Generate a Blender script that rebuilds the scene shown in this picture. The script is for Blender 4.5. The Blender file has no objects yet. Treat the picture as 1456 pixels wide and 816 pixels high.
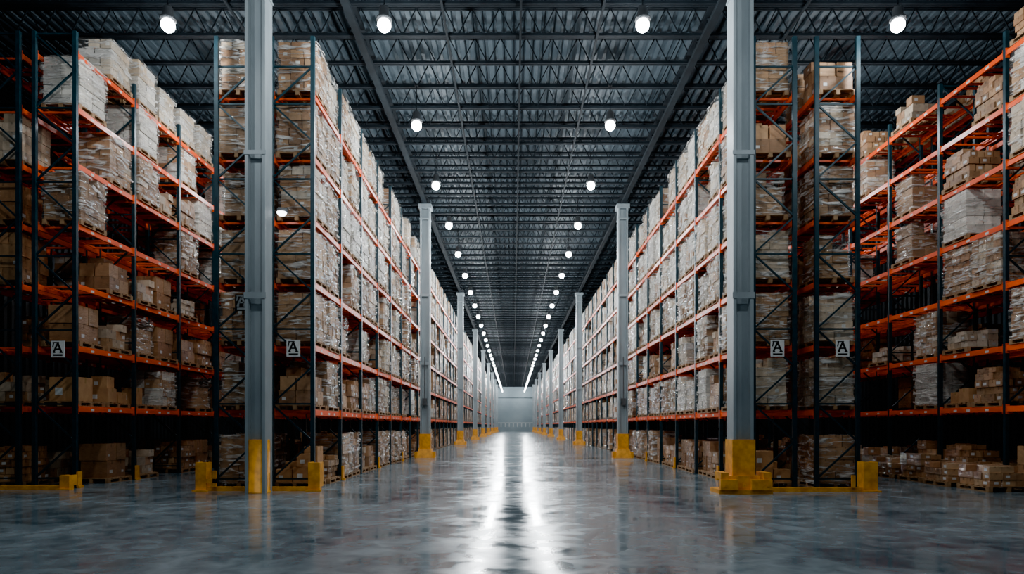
import bpy, math, random
from mathutils import Vector
import numpy as np
random.seed(7)
S=bpy.context.scene
COL=S.collection
EYE=1.6; F=970.7

# ------------------------------------------------------------ materials
def nodes(name):
    m=bpy.data.materials.new(name); m.use_nodes=True
    nt=m.node_tree; b=nt.nodes['Principled BSDF']
    return m,nt,b
def simple(name,c1,c2=None,rough=.5,metal=0.,scale=4.,bump=0.,coat=0.,stretch=None,spec=.5):
    m,nt,b=nodes(name)
    b.inputs['Roughness'].default_value=rough; b.inputs['Metallic'].default_value=metal
    b.inputs['Coat Weight'].default_value=coat; b.inputs['Specular IOR Level'].default_value=spec
    c2=c2 or tuple(v*.75 for v in c1)
    tc=nt.nodes.new('ShaderNodeTexCoord'); n=nt.nodes.new('ShaderNodeTexNoise')
    n.inputs['Scale'].default_value=scale; n.inputs['Detail'].default_value=4
    src=tc.outputs['Object']
    if stretch:
        mp=nt.nodes.new('ShaderNodeMapping'); mp.inputs['Scale'].default_value=stretch
        nt.links.new(src,mp.inputs[0]); src=mp.outputs[0]
    nt.links.new(src,n.inputs['Vector'])
    r=nt.nodes.new('ShaderNodeValToRGB')
    r.color_ramp.elements[0].position=.35; r.color_ramp.elements[1].position=.65
    r.color_ramp.elements[0].color=(*c2,1); r.color_ramp.elements[1].color=(*c1,1)
    nt.links.new(n.outputs['Fac'],r.inputs[0]); nt.links.new(r.outputs[0],b.inputs['Base Color'])
    if bump:
        bp=nt.nodes.new('ShaderNodeBump'); bp.inputs['Strength'].default_value=bump; bp.inputs['Distance'].default_value=.02
        nt.links.new(n.outputs['Fac'],bp.inputs['Height']); nt.links.new(bp.outputs[0],b.inputs['Normal'])
    return m
def emis(name,c,s):
    m,nt,b=nodes(name)
    b.inputs['Base Color'].default_value=(*c,1); b.inputs['Emission Color'].default_value=(*c,1)
    b.inputs['Emission Strength'].default_value=s
    return m
M_post=simple('rack_teal_paint',(.016,.050,.066),(.010,.033,.045),.4,.2,6)
M_beam=simple('rack_orange_paint',(.98,.105,.008),(.86,.08,.005),.36,0,3)
M_col=simple('column_grey_paint',(.33,.385,.41),(.24,.29,.315),.45,.1,2,.1,0,(1,1,.3))
M_yel=simple('safety_yellow_paint',(.92,.40,.006),(.64,.25,.004),.45,0,5,.1)
M_wood=simple('pallet_wood',(.38,.23,.12),(.24,.14,.07),.8,0,6,.2,0,(1,8,1))
M_steel=simple('joist_dark_steel',(.011,.016,.020),(.007,.010,.013),.75,0,3,spec=.12)
M_deck=simple('roof_deck_metal',(.082,.114,.136),(.038,.056,.070),.55,.1,.6,0,0,(1,.25,1),spec=.3)
M_wall=simple('wall_dark_metal',(.035,.048,.058),(.022,.030,.037),.5,.3,.5)
M_end=simple('end_wall_panel',(.25,.32,.35),(.19,.25,.28),.6,0,.2)
M_white=simple('white_label',(.75,.76,.74),(.66,.67,.65),.5,0,10)
M_rail=simple('white_rail_paint',(.5,.54,.55),(.4,.44,.45),.5,0,10)
M_black=simple('black_print',(.01,.01,.012),(.015,.015,.016),.5)
M_grey=simple('grey_print',(.3,.33,.34),(.25,.27,.28),.5)
M_house=simple('lamp_housing_metal',(.12,.13,.14),(.08,.085,.09),.35,.5)
M_lens=emis('lamp_lens_glow',(.95,.98,1),48)
M_lens2=emis('small_lamp_glow',(.95,.97,1),14)
M_tape=simple('packing_tape',(.42,.28,.13),(.36,.23,.1),.25,0,8)
M_box=simple('cardboard',(.50,.28,.13),(.40,.21,.10),.75,0,5,.05)

def film_mat():
    m=bpy.data.materials.new('stretch_film'); m.use_nodes=True; nt=m.node_tree; nt.nodes.clear()
    o=nt.nodes.new('ShaderNodeOutputMaterial'); mx=nt.nodes.new('ShaderNodeMixShader'); t=nt.nodes.new('ShaderNodeBsdfTransparent')
    t.inputs[0].default_value=(.97,.965,.95,1)
    g=nt.nodes.new('ShaderNodeBsdfPrincipled'); g.inputs['Base Color'].default_value=(.76,.74,.70,1); g.inputs['Roughness'].default_value=.07
    g.inputs['Specular IOR Level'].default_value=1.0
    tc=nt.nodes.new('ShaderNodeTexCoord'); mp=nt.nodes.new('ShaderNodeMapping'); mp.inputs['Scale'].default_value=(.8,.8,4.5); mp.inputs['Rotation'].default_value=(.3,.25,0)
    nt.links.new(tc.outputs['Object'],mp.inputs[0])
    oi=nt.nodes.new('ShaderNodeObjectInfo'); ad=nt.nodes.new('ShaderNodeVectorMath'); ad.operation='ADD'
    sc=nt.nodes.new('ShaderNodeMath'); sc.operation='MULTIPLY'; sc.inputs[1].default_value=30; nt.links.new(oi.outputs['Random'],sc.inputs[0])
    nt.links.new(mp.outputs[0],ad.inputs[0]); nt.links.new(sc.outputs[0],ad.inputs[1])
    n=nt.nodes.new('ShaderNodeTexNoise'); n.inputs['Scale'].default_value=2.2; n.inputs['Detail'].default_value=4; n.inputs['Distortion'].default_value=1.2
    nt.links.new(ad.outputs[0],n.inputs['Vector'])
    bp=nt.nodes.new('ShaderNodeBump'); bp.inputs['Strength'].default_value=1; bp.inputs['Distance'].default_value=.12
    nt.links.new(n.outputs['Fac'],bp.inputs['Height']); nt.links.new(bp.outputs[0],g.inputs['Normal'])
    mr=nt.nodes.new('ShaderNodeMapRange'); mr.inputs['From Min'].default_value=.50; mr.inputs['From Max'].default_value=.66
    mr.inputs['To Min'].default_value=.05; mr.inputs['To Max'].default_value=.9
    nt.links.new(n.outputs['Fac'],mr.inputs['Value']); nt.links.new(mr.outputs[0],mx.inputs[0])
    nt.links.new(t.outputs[0],mx.inputs[1]); nt.links.new(g.outputs[0],mx.inputs[2]); nt.links.new(mx.outputs[0],o.inputs[0])
    return m
M_film=film_mat()

def carton_mat():
    m,nt,b=nodes('wrapped_cartons')
    a=nt.nodes.new('ShaderNodeAttribute'); a.attribute_name='tone'
    tc=nt.nodes.new('ShaderNodeTexCoord')
    n=nt.nodes.new('ShaderNodeTexNoise'); n.inputs['Scale'].default_value=7; n.inputs['Detail'].default_value=5
    nt.links.new(tc.outputs['Object'],n.inputs['Vector'])
    mr=nt.nodes.new('ShaderNodeMapRange'); mr.inputs['To Min'].default_value=.6; mr.inputs['To Max'].default_value=1.4
    nt.links.new(n.outputs['Fac'],mr.inputs['Value'])
    oi=nt.nodes.new('ShaderNodeObjectInfo'); m2=nt.nodes.new('ShaderNodeMapRange'); m2.inputs['To Min'].default_value=.72; m2.inputs['To Max'].default_value=1.12
    nt.links.new(oi.outputs['Random'],m2.inputs['Value'])
    mm=nt.nodes.new('ShaderNodeMath'); mm.operation='MULTIPLY'; nt.links.new(mr.outputs[0],mm.inputs[0]); nt.links.new(m2.outputs[0],mm.inputs[1])
    mx=nt.nodes.new('ShaderNodeVectorMath'); mx.operation='SCALE'
    nt.links.new(a.outputs['Vector'],mx.inputs[0]); nt.links.new(mm.outputs[0],mx.inputs['Scale'])
    nt.links.new(mx.outputs[0],b.inputs['Base Color'])
    b.inputs['Roughness'].default_value=.6
    b.inputs['Coat Weight'].default_value=.9; b.inputs['Coat Roughness'].default_value=.12
    mp=nt.nodes.new('ShaderNodeMapping'); mp.inputs['Scale'].default_value=(1.3,1.3,6)
    mp.inputs['Rotation'].default_value=(.25,.2,0)
    nt.links.new(tc.outputs['Object'],mp.inputs[0])
    n2=nt.nodes.new('ShaderNodeTexNoise'); n2.inputs['Scale'].default_value=3; n2.inputs['Detail'].default_value=3; n2.inputs['Distortion'].default_value=1.2
    nt.links.new(mp.outputs[0],n2.inputs['Vector'])
    bp=nt.nodes.new('ShaderNodeBump'); bp.inputs['Strength'].default_value=1; bp.inputs['Distance'].default_value=.14
    nt.links.new(n2.outputs['Fac'],bp.inputs['Height']); nt.links.new(bp.outputs[0],b.inputs['Coat Normal'])
    return m
M_cart=carton_mat()

def floor_mat():
    m,nt,b=nodes('polished_concrete')
    tc=nt.nodes.new('ShaderNodeTexCoord')
    def noise(s,d,dist=0):
        n=nt.nodes.new('ShaderNodeTexNoise'); n.inputs['Scale'].default_value=s; n.inputs['Detail'].default_value=d
        n.inputs['Distortion'].default_value=dist
        nt.links.new(tc.outputs['Object'],n.inputs['Vector']); return n
    a=noise(.45,9,.8); c=noise(2.6,7,.6)
    mixf=nt.nodes.new('ShaderNodeMath'); mixf.operation='MULTIPLY_ADD'; mixf.inputs[1].default_value=.5
    sub=nt.nodes.new('ShaderNodeMath'); sub.operation='MULTIPLY'; sub.inputs[1].default_value=.5
    nt.links.new(a.outputs['Fac'],sub.inputs[0])
    nt.links.new(c.outputs['Fac'],mixf.inputs[0]); nt.links.new(sub.outputs[0],mixf.inputs[2])
    r=nt.nodes.new('ShaderNodeValToRGB')
    e=r.color_ramp.elements; e[0].position=.37; e[0].color=(.075,.108,.127,1); e[1].position=.65; e[1].color=(.225,.285,.318,1)
    nt.links.new(mixf.outputs[0],r.inputs[0]); nt.links.new(r.outputs[0],b.inputs['Base Color'])
    mr=nt.nodes.new('ShaderNodeMapRange'); mr.inputs['From Min'].default_value=.38; mr.inputs['From Max'].default_value=.62
    mr.inputs['To Min'].default_value=.07; mr.inputs['To Max'].default_value=.25
    nt.links.new(mixf.outputs[0],mr.inputs['Value']); nt.links.new(mr.outputs[0],b.inputs['Roughness'])
    bp=nt.nodes.new('ShaderNodeBump'); bp.inputs['Strength'].default_value=.11; bp.inputs['Distance'].default_value=.02
    nt.links.new(c.outputs['Fac'],bp.inputs['Height']); nt.links.new(bp.outputs[0],b.inputs['Normal'])
    b.inputs['Specular IOR Level'].default_value=.36
    return m
M_floor=floor_mat()

# ------------------------------------------------------------ mesh builder
class MB:
    def __init__(s): s.v=[];s.f=[];s.m=[];s.t=[]
    def hexa(s,pts,mat=0,tone=(.3,.2,.1)):
        k=len(s.v); s.v+=[tuple(p) for p in pts]; s.t+=[tone]*8
        for q in ((0,3,2,1),(4,5,6,7),(0,1,5,4),(1,2,6,5),(2,3,7,6),(3,0,4,7)):
            s.f.append(tuple(k+i for i in q)); s.m.append(mat)
    def box(s,x0,y0,z0,x1,y1,z1,mat=0,tone=(.3,.2,.1)):
        s.hexa([(x0,y0,z0),(x1,y0,z0),(x1,y1,z0),(x0,y1,z0),(x0,y0,z1),(x1,y0,z1),(x1,y1,z1),(x0,y1,z1)],mat,tone)
    def bar(s,p,q,w,h=None,mat=0):
        h=h or w; p=Vector(p);q=Vector(q); d=(q-p).normalized()
        up=Vector((0,0,1)) if abs(d.z)<.95 else Vector((0,1,0))
        a=d.cross(up).normalized()*w/2; b=a.cross(d).normalized()*h/2
        s.hexa([p-a-b,p+a-b,q+a-b,q-a-b,p-a+b,p+a+b,q+a+b,q-a+b],mat)
    def lathe(s,prof,n=20,mat=0,cx=0,cy=0):
        k=len(s.v)
        for r,z in prof:
            for i in range(n):
                a=2*math.pi*i/n; s.v.append((cx+r*math.cos(a),cy+r*math.sin(a),z)); s.t.append((.3,.3,.3))
        for j in range(len(prof)-1):
            for i in range(n):
                i2=(i+1)%n
                s.f.append((k+j*n+i,k+j*n+i2,k+(j+1)*n+i2,k+(j+1)*n+i)); s.m.append(mat)
    def add(s,o,off,rot=0):
        k=len(s.v); c,sn=math.cos(rot),math.sin(rot)
        s.v+=[(a*c-b*sn+off[0],a*sn+b*c+off[1],z+off[2]) for a,b,z in o.v]; s.t+=o.t
        s.f+=[tuple(i+k for i in f) for f in o.f]; s.m+=o.m
    def build(s,name,mats,smooth=False):
        me=bpy.data.meshes.new(name); me.from_pydata(s.v,[],s.f)
        for m in mats: me.materials.append(m)
        me.polygons.foreach_set('material_index',s.m)
        at=me.attributes.new('tone','FLOAT_COLOR','POINT')
        arr=np.ones((len(s.v),4),dtype=np.float32); arr[:,:3]=np.array(s.t,dtype=np.float32)
        at.data.foreach_set('color',arr.ravel())
        if smooth: me.polygons.foreach_set('use_smooth',[True]*len(s.f))
        me.update(); return me
def obj(name,data,loc=(0,0,0),parent=None,label=None,cat=None,group=None,kind=None):
    o=bpy.data.objects.new(name,data); COL.objects.link(o); o.location=loc
    if parent: o.parent=parent
    if label:o['label']=label
    if cat:o['category']=cat
    if group:o['group']=group
    if kind:o['kind']=kind
    if data is None: o.empty_display_size=.2
    return o

# ------------------------------------------------------------ shell
YB,YE=-12.,200.; XW=20.; ZC=13.75
b=MB(); b.box(-XW-.3,YB,-.3,XW+.3,YE+.3,0); 
obj('floor',b.build('floor',[M_floor]),kind='structure',label='polished blue-grey concrete warehouse floor',cat='floor')
def corr(n0,n1,period,depth,fn):
    b=MB(); pts=[]; x=n0
    while x<n1:
        for dx,dz in ((0,0),(.45,0),(.55,1),(.9,1)): pts.append((x+dx*period,dz*depth))
        x+=period
    for (u,d) in pts:
        for e in (0,1): b.v.append(fn(u,d,e)); b.t.append((.2,.2,.2))
    for i in range(len(pts)-1):
        b.f.append((2*i,2*i+1,2*i+3,2*i+2)); b.m.append(0)
    return b
b=corr(-XW-.3,XW+.3,.3,.085,lambda u,d,e:(u,YB if e==0 else YE+.3,ZC+d))
obj('ceiling',b.build('ceiling',[M_deck]),kind='structure',label='grey corrugated metal roof deck',cat='ceiling')
for nm,sx in (('wall_left',-1),('wall_right',1)):
    b=corr(YB,YE,.4,.08,lambda u,d,e:(sx*(XW+d),u,0 if e==0 else ZC))
    obj(nm,b.build(nm,[M_wall]),kind='structure',label='dark ribbed metal warehouse wall',cat='wall')
b=MB(); b.box(-XW-.3,YE,0,XW+.3,YE+.3,ZC)
obj('wall_back',b.build('wall_back',[M_end]),kind='structure',label='pale grey panelled end wall',cat='wall')
b=MB(); b.box(-XW,YE-.12,2.25,XW,YE-.003,2.5)
for i in range(-13,14): b.box(i*1.2-.14,YE-.14,1.2,i*1.2+.14,YE-.003,2.25)
obj('trim_1',b.build('trim_1',[M_rail]),kind='structure',label='white rail along the end wall',cat='trim')
b=MB(); b.box(-XW,YE-.1,9.6,XW,YE-.003,9.75)
obj('trim_2',b.build('trim_2',[M_steel]),kind='structure',label='dark seam on the end wall',cat='trim')

# ------------------------------------------------------------ roof joists
def joist():
    b=MB(); z0,z1=12.85,13.65
    for z in (z0,z1):
        b.box(-XW,-.08,z-.04,XW,-.012,z+.04); b.box(-XW,.012,z-.04,XW,.08,z+.04)
    n=int(2*XW/.8); x=-XW
    for i in range(n):
        xa=x+i*.8; b.bar((xa,0,z0),(xa+.4,0,z1),.028); b.bar((xa+.4,0,z1),(xa+.8,0,z0),.028)
    return b.build('roof_joist',[M_steel])
jm=joist(); y=12.2
while y<YE-1:
    obj('roof_joist',jm,(0,y,0),label='dark open-web steel roof joist spanning the hall',cat='roof joist',group='roof joists'); y+=1.5
def girder(x):
    b=MB(); z0,z1=12.62,13.7
    b.box(-.1,YB+2,z0-.06,.1,YE,z0+.06); b.box(-.1,YB+2,12.98,.1,YE,13.06)
    y=YB+2
    while y<YE-1.2:
        b.bar((0,y,z0),(0,y+.55,13.02),.04); b.bar((0,y+.55,13.02),(0,y+1.1,z0),.04); y+=1.1
    return obj('roof_girder',b.build('roof_girder',[M_steel]),(x,0,0),label='dark lattice steel girder running along the column line',cat='roof girder',group='roof girders')
CXL,CXR=-4.38,5.43
girder(CXL); girder(CXR); girder(-14.5); girder(15)
for x in (-1.9,.2,2.4,-7.6,7.8):
    b=MB(); b.bar((0,YB+2,0),(0,YE-.3,0),.06)
    for k in range(24): b.bar((0,YB+3+k*8.7,.02),(0,YB+3+k*8.7,.965),.02)
    obj('sprinkler_pipe',b.build('sprinkler_pipe',[M_steel]),(x,0,12.78),label='dark sprinkler pipe hung under the roof joists',cat='pipe',group='sprinkler pipes')

# ------------------------------------------------------------ lamps
b=MB(); b.lathe([(.02,.46),(.09,.46),(.12,.4),(.125,.24),(.19,.17),(.19,.12),(0,.12)],24); hm=b.build('lamp_housing',[M_house],True)
R=.165
prof=[(.001,-R)]+[(R*math.cos(a),R*math.sin(a)) for a in [(-80+16*i)*math.pi/180 for i in range(10)]]+[(.05,R*.97)]
b=MB(); b.lathe(prof,20); lm=b.build('lamp_bulb',[M_lens],True)
b=MB(); b.bar((0,0,.44),(0,0,1.36),.025); b.box(-.06,-.06,1.3,.06,.06,1.36); rm=b.build('hanging_rod',[M_steel])
LZ=11.45
def mkpl(n,e):
    pl=bpy.data.lights.new(n,'POINT'); pl.energy=e; pl.shadow_soft_size=.17; pl.color=(.90,.96,1); return pl
PLC=mkpl('bulb_light',660); PLO=mkpl('bulb_light_outer',440); PLN=mkpl('bulb_light_near',300)
def lamp(x,y,pl=PLC):
    o=obj('high_bay_lamp',None,(x,y,LZ),label='bright round white high-bay lamp hanging from the roof',cat='ceiling lamp',group='high-bay lamps')
    obj('lamp_housing',hm,parent=o); obj('lamp_bulb',lm,parent=o); obj('hanging_rod',rm,parent=o)
    obj('bulb_light',pl,(0,0,-.36),parent=o)
for i in range(-2,33):
    y=16.8+5.62*i
    lamp(-3.18,y,PLN if i==-2 else PLC); lamp(3.18,y,PLN if i==-2 else PLC)
for i in range(-1,6):
    y=16.8+5.62*i
    lamp(-8.5 if i<1 else -9.4,y,PLO); lamp(9.46 if i<1 else 10.6,y,PLO)

# ------------------------------------------------------------ columns
def column_mesh():
    b=MB(); h=12.55; w=.24
    b.box(-w,-w,0,-w+.075,w,h); b.box(w-.075,-w,0,w,w,h); b.box(-w+.075,-.05,0,w-.075,.05,h)
    return b.build('column_shaft',[M_col])
cm=column_mesh()
def guard_square():
    b=MB()
    b.box(-.27,-.27,0,.27,.27,1.27)
    b.box(-.36,-.34,0,.36,.34,.42)
    b.box(-.62,-.42,0,.62,.36,.1)
    b.box(-.6,-.46,.1,-.2,-.34,.34); b.box(.12,-.46,.1,.6,-.34,.34)
    b.box(-.58,-.4,.34,-.4,.1,.5); b.box(.42,-.4,.1,.6,.1,.5)
    for x in (-.5,-.05,.5): b.box(x-.03,-.48,.18,x+.03,-.46,.24)
    return b.build('column_guard',[M_yel])
def guard_small():
    b=MB()
    b.box(-.26,-.27,0,.26,.27,1.2)
    b.hexa([(-.42,-.42,0),(.42,-.42,0),(.42,.42,0),(-.42,.42,0),(-.3,-.3,.45),(.3,-.3,.45),(.3,.3,.45),(-.3,.3,.45)])
    b.box(-.5,-.3,0,-.36,.3,.3); b.box(.36,-.3,0,.5,.3,.3)
    return b.build('column_guard',[M_yel])
b=MB(); b.lathe([(.0,1.27),(.25,1.27),(.26,1.25),(.26,.03),(.28,.03),(.28,0)],28); gr=b.build('column_guard',[M_yel],True)
gs=guard_square(); gsm=guard_small()
b=MB(); b.box(-.32,-.32,12.35,.32,.32,12.55); b.box(-.26,-.26,11.8,.26,.26,11.86); b.box(-.26,-.255,4.6,.26,-.24,4.75);b.box(-.26,-.255,8.0,.26,-.24,8.1)
cap=b.build('column_cap',[M_col])
b=MB(); b.box(-.11,-.38,0,.11,-.24,.34); b.box(-.02,-.3,.34,.02,-.26,2.4); eb=b.build('electrical_box',[M_house])
DY=[16.35,34,56.5,78,99,120,141,162,183]
for i,y in enumerate(DY):
    for side in (0,1):
        x=(CXL if side==0 else CXR)
        g=gsm
        if i==0: x=-6.1 if side==0 else CXR; g=gr if side==0 else gs
        lab={0:'grey steel column with round yellow guard at its foot',1:'grey steel column in a stepped yellow guard'}[side] if i==0 else 'grey steel column with yellow protective base'
        o=obj('steel_column',None,(x,y,0),label=lab,cat='column',group='steel columns')
        obj('column_shaft',cm,parent=o); obj('column_cap',cap,parent=o); obj('column_guard',g,parent=o)
        if i==1: obj('electrical_box',eb,(0,0,2.6),parent=o)

# ------------------------------------------------------------ racks
BAY=2.7; HD=.52
LV6=[2.0,3.65,5.25,6.85,8.45,10.05]
LV7=[2.1,3.65,5.25,6.8,8.35,9.8,11.2]
def mb_frame(h,detail=True,bar=.042):
    b=MB()
    for x in (-HD,HD):
        if detail:
            b.box(x-.05,-.048,0,x+.05,-.033,h); b.box(x-.05,-.033,0,x-.035,.048,h); b.box(x+.035,-.033,0,x+.05,.048,h)
            b.box(x-.08,-.0485,0,x+.08,.0485,.015)
        else: b.box(x-.045,-.045,0,x+.045,.045,h)
    z=.25; k=0; st=.95
    while z+st<h:
        a,c=(-HD,HD) if k%2==0 else (HD,-HD)
        b.bar((a,0,z),(c,0,z+st),bar); 
        if k%2==0: b.bar((-HD,0.02,z),(HD,0.02,z),bar)
        z+=st;k+=1
    b.bar((-HD,0.02,z),(HD,0.02,z),bar)
    return b
FR={h:mb_frame(h).build('upright_frame',[M_post]) for h in (11.45,11.7)}
def mb_beam(labels=False,s=1):
    b=MB(); L=BAY
    b.box(-.03,.05,-.14,.03,L-.05,-.03); b.box(-.02,.05,-.03,.02,L-.05,0)
    for y in (.05,L-.065): b.box(-.05,y,-.2,.05,y+.015,.05)
    if labels:
        for y in (.6,1.35,1.9): 
            for xx in (.032,-.032): b.box(min(xx,xx*.8),y,-.115,max(xx,xx*.8),y+.14,-.055,1)
    return b
BM=mb_beam().build('shelf_beam',[M_beam,M_white]); BML=mb_beam(True).build('shelf_beam',[M_beam,M_white])
b=MB()
for y in (.3,.85,1.1,1.6,1.85,2.35): b.box(-HD+.03,y,-.055,HD-.03,y+.06,-.005)
for x in (-.42,.38): b.box(x,.3,-.06,x+.04,2.41,-.02)
DS=b.build('deck_support',[M_beam])
b=MB(); b.box(.055,-.048,0,.1,.12,.42); b.box(-.06,.05,0,.055,.09,.42); b.box(.055,-.048,.0,.14,.12,.06); PG=b.build('post_guard',[M_yel])

def rack(x,y,levels,last=False,face=1,guard=False,label=''):
    h=11.45 if len(levels)==6 else 11.7
    o=obj('pallet_rack',None,(x,y,0),label=label,cat='pallet rack',group='pallet racks')
    obj('upright_frame',FR[h],parent=o)
    if last: obj('upright_frame',FR[h],(0,BAY,0),parent=o)
    for z in levels:
        obj('shelf_beam',BML,(face*HD,0,z),parent=o); obj('shelf_beam',BM,(-face*HD,0,z),parent=o)
        obj('deck_support',DS,(0,0,z),parent=o)
    if guard:
        g=obj('post_guard',PG,(face*HD,0,0),parent=o); g.scale[0]=face
    return o
rows=[ # name,xc,y0,near bays,levels,face
 ('L1a',-5.6,17.3,9,LV6,1),('L1b',-7.0,17.3,9,LV6,-1),
 ('R1a',6.6,17.3,9,LV6,-1),('R1b',8.2,17.3,9,LV6,1),
 ('L2a',-11.75,17.5,7,LV7,1),('L2b',-13.2,17.5,4,LV7,-1),
 ('R2a',13.15,14.8,9,LV7,-1),('R2b',14.6,17.5,5,LV7,1)]
FACE={r[0]:r[5] for r in rows}; FACE['far']=0
for nm,xc,y0,n,lv,fc in rows:
    for k in range(n):
        rack(xc,y0+k*BAY,lv,k==n-1 and nm[1]=='2',fc,guard=(nm in('L1a','R1a','L2a') and (k%2==1 or k==0)),label='pallet rack bay, teal uprights and orange beams'+(', seven shelf levels' if len(lv)==7 else ', six shelf levels'))
def far_rack():
    b=MB()
    for dx in (-.7,.7):
        f=mb_frame(11.45,False,.04); b.add(f,(dx,0,0))
    for dx in (-.7-HD,-.7+HD,.7-HD,.7+HD):
        for z in LV6: b.box(dx-.03,.03,z-.14,dx+.03,BAY-.05,z,1)
    return b.build('pallet_rack',[M_post,M_beam])
fm=far_rack()
YF=17.3+9*BAY
nfar=int((YE-2-YF)/BAY)
for xc in (-6.3,7.3):
    for k in range(nfar):
        obj('pallet_rack',fm,(xc,YF+k*BAY,0),label='double-sided pallet rack bay with orange beams, fully stocked',cat='pallet rack',group='pallet racks')

# ------------------------------------------------------------ pallet loads
BR=[(.42,.225,.11),(.50,.29,.145),(.33,.17,.08),(.53,.33,.18),(.45,.26,.13)]
LT=[(.64,.50,.36),(.72,.61,.48),(.58,.44,.30)]
WH=[(.78,.75,.69),(.82,.80,.77),(.70,.66,.59)]
def mb_pallet():
    b=MB(); hx,hy=.5,.57
    for i in range(6):
        y=-hy+i*(2*hy-.12)/5; b.box(-hx,y,.115,hx,y+.12,.14)
    for x in (-hx,-.05,hx-.1):
        b.box(x,-hy,.095,x+.1,hy,.115); b.box(x,-hy,0,x+.1,hy,.02)
        for y in (-hy,-.06,hy-.12): b.box(x,y,.02,x+.1,y+.12,.095)
    return b
def mb_stack(rng,nx,ny,nl,H,pal,messy=False,hx=.5,hy=.57):
    b=MB(); z0=.142; hl=(H-z0)/nl
    base=rng.choice(pal)
    for l in range(nl):
        ins=rng.random()*.06 if messy else rng.random()*.03
        NX,NY=(nx,ny) if l%2==0 or rng.random()<.4 else (ny,nx)   # interlocked layers
        dx=2*hx/NX; dy=2*hy/NY
        for i in range(NX):
            for j in range(NY):
                if 0<i<NX-1 and 0<j<NY-1 and l<nl-1: continue
                if messy and l==nl-1 and rng.random()<.45: continue
                if (not messy) and l==nl-1 and rng.random()<.2: continue
                t=rng.choice(pal) if rng.random()<.45 else base
                k=.62+rng.random()*.52; t=tuple(c*k for c in t)
                jx=(rng.random()-.5)*.035; jy=(rng.random()-.5)*.035
                x0=-hx+i*dx+.008+jx; x1=x0+dx-.016-(ins if i==NX-1 else 0); y0=-hy+j*dy+.008+jy; y1=y0+dy-.016-(ins if j==NY-1 else 0)
                if i==0: x0+=ins
                if j==0: y0+=ins*.7
                za=z0+l*hl; zb=za+hl-.008
                if l==nl-1 and messy: zb-=rng.random()*.3*hl
                b.box(x0,y0,za,x1,y1,zb,0,t)
                for fx,xx in ((0,x0-.002),(NX-1,x1+.002)):
                    if i==fx:
                        ym=(y0+y1)/2
                        tt=tuple(c*.62 for c in t)
                        b.box(xx-.001,ym-.02,zb-.1*hl-.06,xx+.001,ym+.02,zb,0,tt)
                        if rng.random()<.3:
                            w=.05+rng.random()*.05; yy=y0+.04+rng.random()*max(.01,dy-.2); zz=za+hl*.25
                            b.box(xx-.0015,yy,zz,xx+.0015,yy+w*1.5,zz+min(w,.4*hl),0,(.7,.7,.68))
                for fy,yy in ((0,y0-.002),(NY-1,y1+.002)):
                    if j==fy:
                        xm=(x0+x1)/2; tt=tuple(c*.62 for c in t)
                        b.box(xm-.02,yy-.001,zb-.16*hl,xm+.02,yy+.001,zb,0,tt)
                        if rng.random()<.25:
                            xx=x0+.04+rng.random()*max(.01,dx-.2); zz=za+hl*.3
                            b.box(xx,yy-.0015,zz,xx+.1,yy+.0015,zz+min(.08,.35*hl),0,(.7,.7,.68))
    return b
def mb_film(rng,H,hx,hy):
    b=MB(); z0,z1=.1,H+.012; nz=12; n=40
    per=[]
    for i in range(n):
        s=i/n*4; q=int(s); u=(s-q)*2-1
        per.append([( u,-1),(1,u),(-u,1),(-1,-u)][q])
    off=[rng.random()*6.28 for _ in range(3)]
    for j in range(nz+1):
        z=z0+(z1-z0)*j/nz
        for i,(px,py) in enumerate(per):
            r=.022+.014*math.sin(i*1.7+off[0]+j*.9)+.01*math.sin(i*.6-j*1.9+off[1])
            b.v.append((px*(hx+r),py*(hy+r),z)); b.t.append((.5,.5,.5))
    for j in range(nz):
        for i in range(n):
            i2=(i+1)%n
            b.f.append((j*n+i,j*n+i2,(j+1)*n+i2,(j+1)*n+i)); b.m.append(0)
    return b
rng=random.Random(3)
PALMB=mb_pallet(); PALM=PALMB.build('wooden_pallet',[M_wood])
VAR=[]
specs=[(2,3,4,1.36,BR,.5,.56),(3,3,6,1.38,BR+LT[:1],.49,.54),(2,2,3,1.25,BR,.46,.5),(2,3,5,1.34,LT,.5,.56),(3,4,7,1.38,LT+BR[:1],.49,.55),(2,2,5,1.38,WH,.5,.55),(2,3,4,1.15,WH+LT,.47,.5),
       (3,4,5,1.1,BR,.47,.54),(2,3,3,.9,BR+LT[:1],.45,.5),(2,2,5,1.36,LT+WH,.48,.52),(3,3,4,.8,BR,.46,.52),(2,4,4,1.25,BR+WH[:1],.48,.53),(3,4,3,.62,BR,.49,.56),
       (2,3,6,1.40,BR+LT,.46,.53),(1,2,2,1.1,BR,.4,.48),(2,1,3,1.25,BR+LT,.42,.46),(3,3,3,.7,LT,.44,.5)]
FILM={}
for i,(nx,ny,nl,H,pal,hx,hy) in enumerate(specs):
    mbs=mb_stack(rng,nx,ny,nl,H,pal,messy=i in(2,7,8,10,16),hx=hx,hy=hy)
    desc='brown carton' if pal[0]==BR[0] else ('pale cream carton' if pal[0] in LT else 'white film-wrapped carton')
    VAR.append((mbs,mbs.build('carton_stack',[M_cart]),desc,H))
    if i in (0,1,3,4,5,6,9,11,13,15): FILM[i]=mb_film(rng,H,hx,hy).build('stretch_wrap',[M_film],True)
slots=[]
def inframe(x,y,z):
    if y<3: return False
    px=730+F*x/y; py=605-F*(z-EYE)/y
    return -40<px<1500 and -60<py<860
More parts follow.
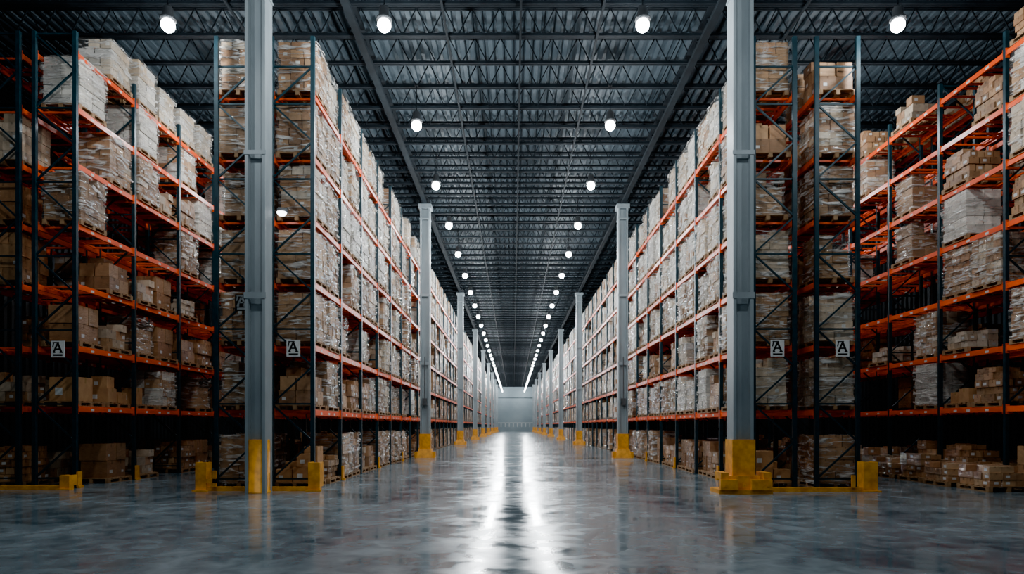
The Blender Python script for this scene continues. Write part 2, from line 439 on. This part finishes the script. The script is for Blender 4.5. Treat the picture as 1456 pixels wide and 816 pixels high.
for nm,xc,y0,n,lv,fc in rows:
    for k in range(n):
        for li,z in enumerate([0]+lv):
            for s in (0,1):
                y=y0+k*BAY+.72+s*1.26
                if (nm,k,li,s) in (('L2a',0,1,0),('L2a',0,1,1),('L1a',0,0,0),('R1a',0,0,0),('R2a',1,1,1),('L2a',1,1,0),('L2a',0,7,0),('L2b',0,7,0),('L2b',0,7,1)): continue
                pe=.06
                if nm in('L2a','L2b'): pe=.36
                if nm=='R2a' and li not in (0,): pe=.58
                if nm=='R2b': pe=.6
                if nm in('R1b','L1b') and k>0: pe=.25
                if li==len(lv) and nm=='L2a': pe=.08
                if li==len(lv) and nm=='R1b': pe=.5
                if rng.random()<pe and not (k==0 and nm in('L1a','R1a','L1b','R1b')): continue
                if li==0: v=rng.choice([2,7,8,10,12,14,12,8]) if nm[1]=='2' else rng.choice([0,2,7,8,10,14,1])
                elif k==0 and nm in('L1a','R1a','L1b','R1b'): v=rng.choice([0,1,13,4,15,0,1,3,2])
                elif nm in('L1a','R1a'):
                    v=rng.choice([3,5,6,9,5,11,9,4,13]) if li>=4 else rng.choice([0,1,2,3,4,13,6,7,11,9,8,14,15,5])
                elif nm in('L1b','R1b'): v=rng.choice([0,1,2,4,7,11,0])
                else: v=rng.choice([0,1,2,3,4,14,7,8,11,10,16,15,5])
                if li==len(lv) and len(lv)==7: v=rng.choice([8,9,6,6]) if nm=='L2a' else rng.choice([8,10,7])
                slots.append((xc+FACE[nm]*.05+(rng.random()-.5)*.08,y+(rng.random()-.5)*.06,z+.002,v,nm,k,li,(rng.random()-.5)*.07))
for xc in (-5.6,6.6):
    for k in range(nfar):
        for li,z in enumerate([0]+LV6):
            for s in (0,1):
                if rng.random()<.07: continue
                v=rng.choice([3,5,6,9,11,4,0,13,5]) if li>=4 else rng.choice([0,1,2,3,4,6,9,11,8,7])
                slots.append((xc+(.05 if xc<0 else -.05),YF+k*BAY+.72+s*1.26,z+.002,v,'far',k+9,li,0))
def vis(s):
    x,y,z,v,nm,k,li,r=s
    if not inframe(x,y,z+.6): return 0
    w=1
    if nm in('L1b','R1b'): w=1 if k<1 else .3
    if nm in('L2b','R2b'): w=.35
    if nm=='L2a' and y>30: w=.2
    if nm=='R2a' and y>30: w=.2
    return w/y
slots.sort(key=lambda s:-vis(s))
ind=slots[:291]; rest=slots[291:]
def load(x,y,z,v,rot,where):
    mbs,me,desc,H=VAR[v]
    o=obj('pallet_load',None,(x,y,z),label=f'{desc} stack on a wooden pallet '+where,cat='pallet of boxes',group='pallet loads in the racks')
    o.rotation_euler[2]=rot
    obj('wooden_pallet',PALM,parent=o); obj('carton_stack',me,parent=o)
    if v in FILM: obj('stretch_wrap',FILM[v],parent=o)
for x,y,z,v,nm,k,li,r in ind:
    load(x,y,z,v,r,'on the floor' if li==0 else 'on a shelf')
for x,y,v,r in ((11.85,16.9,12,.03),(11.8,18.3,12,-.04),(11.95,19.8,10,.02),(11.9,21.2,12,.02),(11.9,22.6,8,.02),(11.9,24.1,10,.02),(11.9,25.6,12,.02),(11.9,27.2,10,0)):
    load(x,y,.002,v,r,'on the floor')
LOW=[]
for i,(nx,ny,nl,H,pal,hx,hy) in enumerate(specs):
    b=MB(); hl=(H-.14)/nl
    b.box(-.5,-.57,0,.5,.57,.12,0,(.22,.14,.08))
    for l in range(nl):
        for j in range(2):
            t=rng.choice(pal); k=.7+rng.random()*.45; t=tuple(c*k for c in t)
            b.box(-hx,-hy+j*hy+.005,.14+l*hl,hx,j*hy,.14+(l+1)*hl-.012,0,t)
    LOW.append(b)
big=MB(); 
for x,y,z,v,nm,k,li,r in rest:
    if y<70:
        p=MB(); p.add(PALMB,(0,0,0)); p.t=[(.24,.15,.08)]*len(p.v); big.add(p,(x,y,z),r); big.add(VAR[v][0],(x,y,z),r)
    else: big.add(LOW[v],(x,y,z))
obj('pallet_loads',big.build('pallet_loads',[M_cart]),label='countless cartons stacked on pallets filling the racks',cat='pallets of boxes',kind='stuff',group='pallet loads in the racks')
print('loads',len(ind),len(rest),'faces',len(big.f))

# loose cardboard boxes on bare pallets
def boxset(w,d,h):
    b=MB(); b.box(-w/2,-d/2,0,w/2,d/2,h); body=b.build('box_body',[M_box])
    b=MB(); b.box(-w/2-.002,-.03,h*.75,w/2+.002,.03,h+.003); t=b.build('tape_strip',[M_tape])
    b=MB(); b.box(-w*.3,-d/2-.003,h*.25,-w*.05,-d/2-.0005,h*.55); l=b.build('shipping_label',[M_white])
    return body,t,l
BS=[boxset(.55,.42,.4),boxset(.42,.42,.32),boxset(.36,.5,.5),boxset(.75,.6,.62)]
def cbox(x,y,z,i,rot):
    o=obj('cardboard_box',None,(x,y,z),label='loose brown cardboard box sealed with tape, on a pallet',cat='cardboard box',group='loose cardboard boxes')
    o.rotation_euler[2]=rot
    for nm2,m in zip(('box_body','tape_strip','shipping_label'),BS[i]): obj(nm2,m,parent=o)
def loose(x,y,z,items):
    obj('wooden_pallet',PALM,(x,y,z),label='plain wooden pallet carrying loose boxes',cat='pallet',group='wooden pallets')
    for dx,dy,dz,i,r in items: cbox(x+dx,y+dy,z+.142+dz,i,r)
loose(-11.75,17.5+.72,2.102,[(.08,-.2,0,3,0),(-.15,.34,0,1,0)])
loose(-11.75,17.5+.72+1.26,2.102,[(.22,-.32,0,0,.03),(-.27,.0,0,2,0),(.22,.28,0,1,0),(.22,-.32,.402,1,.1)])
loose(-11.75,17.5+BAY+.72,2.102,[(.2,-.25,0,2,.05),(-.24,.1,0,1,0)])
loose(-5.6,17.3+.72,.002,[(.22,-.3,0,0,0),(-.31,-.25,0,1,.03),(.22,-.3,.402,1,.2),(-.25,.28,0,2,0),(.25,.25,0,0,1.57),(.25,.25,.402,2,0)])
loose(6.6,17.3+.72,.002,[(-.22,-.3,0,0,0),(.31,-.25,0,1,-.03),(-.22,-.3,.402,0,.1),(.2,.28,0,2,0)])
loose(13.15,14.8+BAY+.72+1.26,2.102,[(-.22,-.3,0,0,0),(.28,-.2,0,2,0),(-.2,.2,0,1,0)])

# ------------------------------------------------------------ rack-end guards
def end_guard(x0,x1,y,label,style):
    b=MB(); w=x1-x0
    b.box(0,-.06,.0,w,.06,.1)
    rail=b.build('floor_rail',[M_yel])
    o=obj('rack_end_guard',None,(x0,y,0),label=label,cat='safety barrier',group='rack end guards')
    obj('floor_rail',rail,parent=o)
    def post(px,wd,h):
        b=MB(); b.box(px-wd/2,-.12,0.0,px+wd/2,-.061,h); b.box(px-wd/2,-.061,.101,px-wd/2+.05,.2,h); b.box(px+wd/2-.05,-.061,.101,px+wd/2,.2,h)
        b.box(px-wd/2-.05,-.2,0,px+wd/2+.05,-.12,.03)
        obj('guard_post',b.build('guard_post',[M_yel]),parent=o)
    if style=='A': 
        post(.13,.26,.7); post(w-.14,.28,.7)
        b=MB(); b.box(.26,-.12,.2,.5,-.06,.3); b.box(.42,-.12,.1,.5,-.06,.5); obj('guard_bracket',b.build('guard_bracket',[M_yel]),parent=o)
    elif style=='B': 
        post(w-.17,.34,.72)
        b=MB(); b.box(w-.62,-.12,.1,w-.54,-.06,.4); obj('guard_bracket',b.build('guard_bracket',[M_yel]),parent=o)
    else: post(w-.12,.24,.36)
end_guard(-7.75,-4.72,16.75,'low yellow steel guard across a rack end, upright at each end','A')
end_guard(6.08,8.8,16.6,'low yellow steel guard rail ending in a broad upright','B')
end_guard(-13.9,-11.05,17.1,'low yellow floor rail with short end post','C')

# ------------------------------------------------------------ signs
def sign(x,y,z,plate,ink,w=.34,h=.42,label=''):
    o=obj('rack_sign',None,(x,y,z),label=label,cat='sign',group='rack end signs')
    b=MB(); b.box(-w/2,-.01,-h/2,w/2,.01,h/2); obj('sign_plate',b.build('sign_plate',[plate]),parent=o)
    b=MB(); y2=-.013
    def st(x0,z0,x1,z1,t):
        x0*=w;x1*=w;z0*=h;z1*=h
        d=Vector((x1-x0,0,z1-z0)).normalized(); nrm=Vector((-d.z,0,d.x))*t/2
        p=Vector((x0,y2,z0));q=Vector((x1,y2,z1)); e=Vector((0,.003,0))
        b.hexa([p-nrm,q-nrm,q-nrm+e,p-nrm+e,p+nrm,q+nrm,q+nrm+e,p+nrm+e])
    st(-.3,-.18,0,.36,.045); st(.27,-.18,0,.36,.05); st(-.2,.0,.2,.0,.035); st(-.38,.1,-.3,.38,.03)
    st(-.36,-.2,-.18,-.2,.03); st(.14,-.2,.38,-.2,.03); st(-.34,-.36,.36,-.36,.045)
    st(-.38,.4,.1,.4,.025)
    obj('sign_letter',b.build('sign_letter',[ink]),parent=o)
lb='small white sign with a black letter A on the rack end'
sign(-5.55,17.22,3.55,M_white,M_black,label=lb); sign(6.66,17.22,3.55,M_white,M_black,label=lb)
sign(8.3,17.22,3.55,M_white,M_black,label=lb); sign(-11.62,17.42,3.55,M_white,M_black,label=lb)
sign(-6.85,17.22,4.7,M_black,M_grey,label='small dark sign with a grey letter A on the rack end')
o=obj('bulkhead_lamp',None,(-5.82,17.2,6.98),label='small white bulkhead lamp fixed to the rack end',cat='lamp')
b=MB(); b.box(-.13,-.02,-.03,.13,.04,.1); obj('lamp_housing',b.build('lamp_housing',[M_house]),parent=o)
b=MB(); b.lathe([(0,-.1),(.07,-.085),(.11,-.04),(.12,0.0),(0,.01)],18); l=obj('lamp_lens',b.build('lamp_lens',[M_lens2],True),(0,-.05,-.02),parent=o)

# ------------------------------------------------------------ camera/world
w=bpy.data.worlds.new('world'); S.world=w; w.use_nodes=True
w.node_tree.nodes['Background'].inputs[0].default_value=(.45,.64,.78,1); w.node_tree.nodes['Background'].inputs[1].default_value=.12
c=bpy.data.cameras.new('camera'); c.lens=24; c.sensor_width=36; c.shift_y=197/1456; c.shift_x=-2/1456; c.clip_end=500
co=bpy.data.objects.new('camera',c); COL.objects.link(co); co.location=(0,0,EYE); co.rotation_euler=(math.pi/2,0,0)
S.camera=co
S.view_settings.view_transform='AgX'
try: S.view_settings.look='AgX - Punchy'
except Exception as e: print('look',e)
S.view_settings.exposure=.3
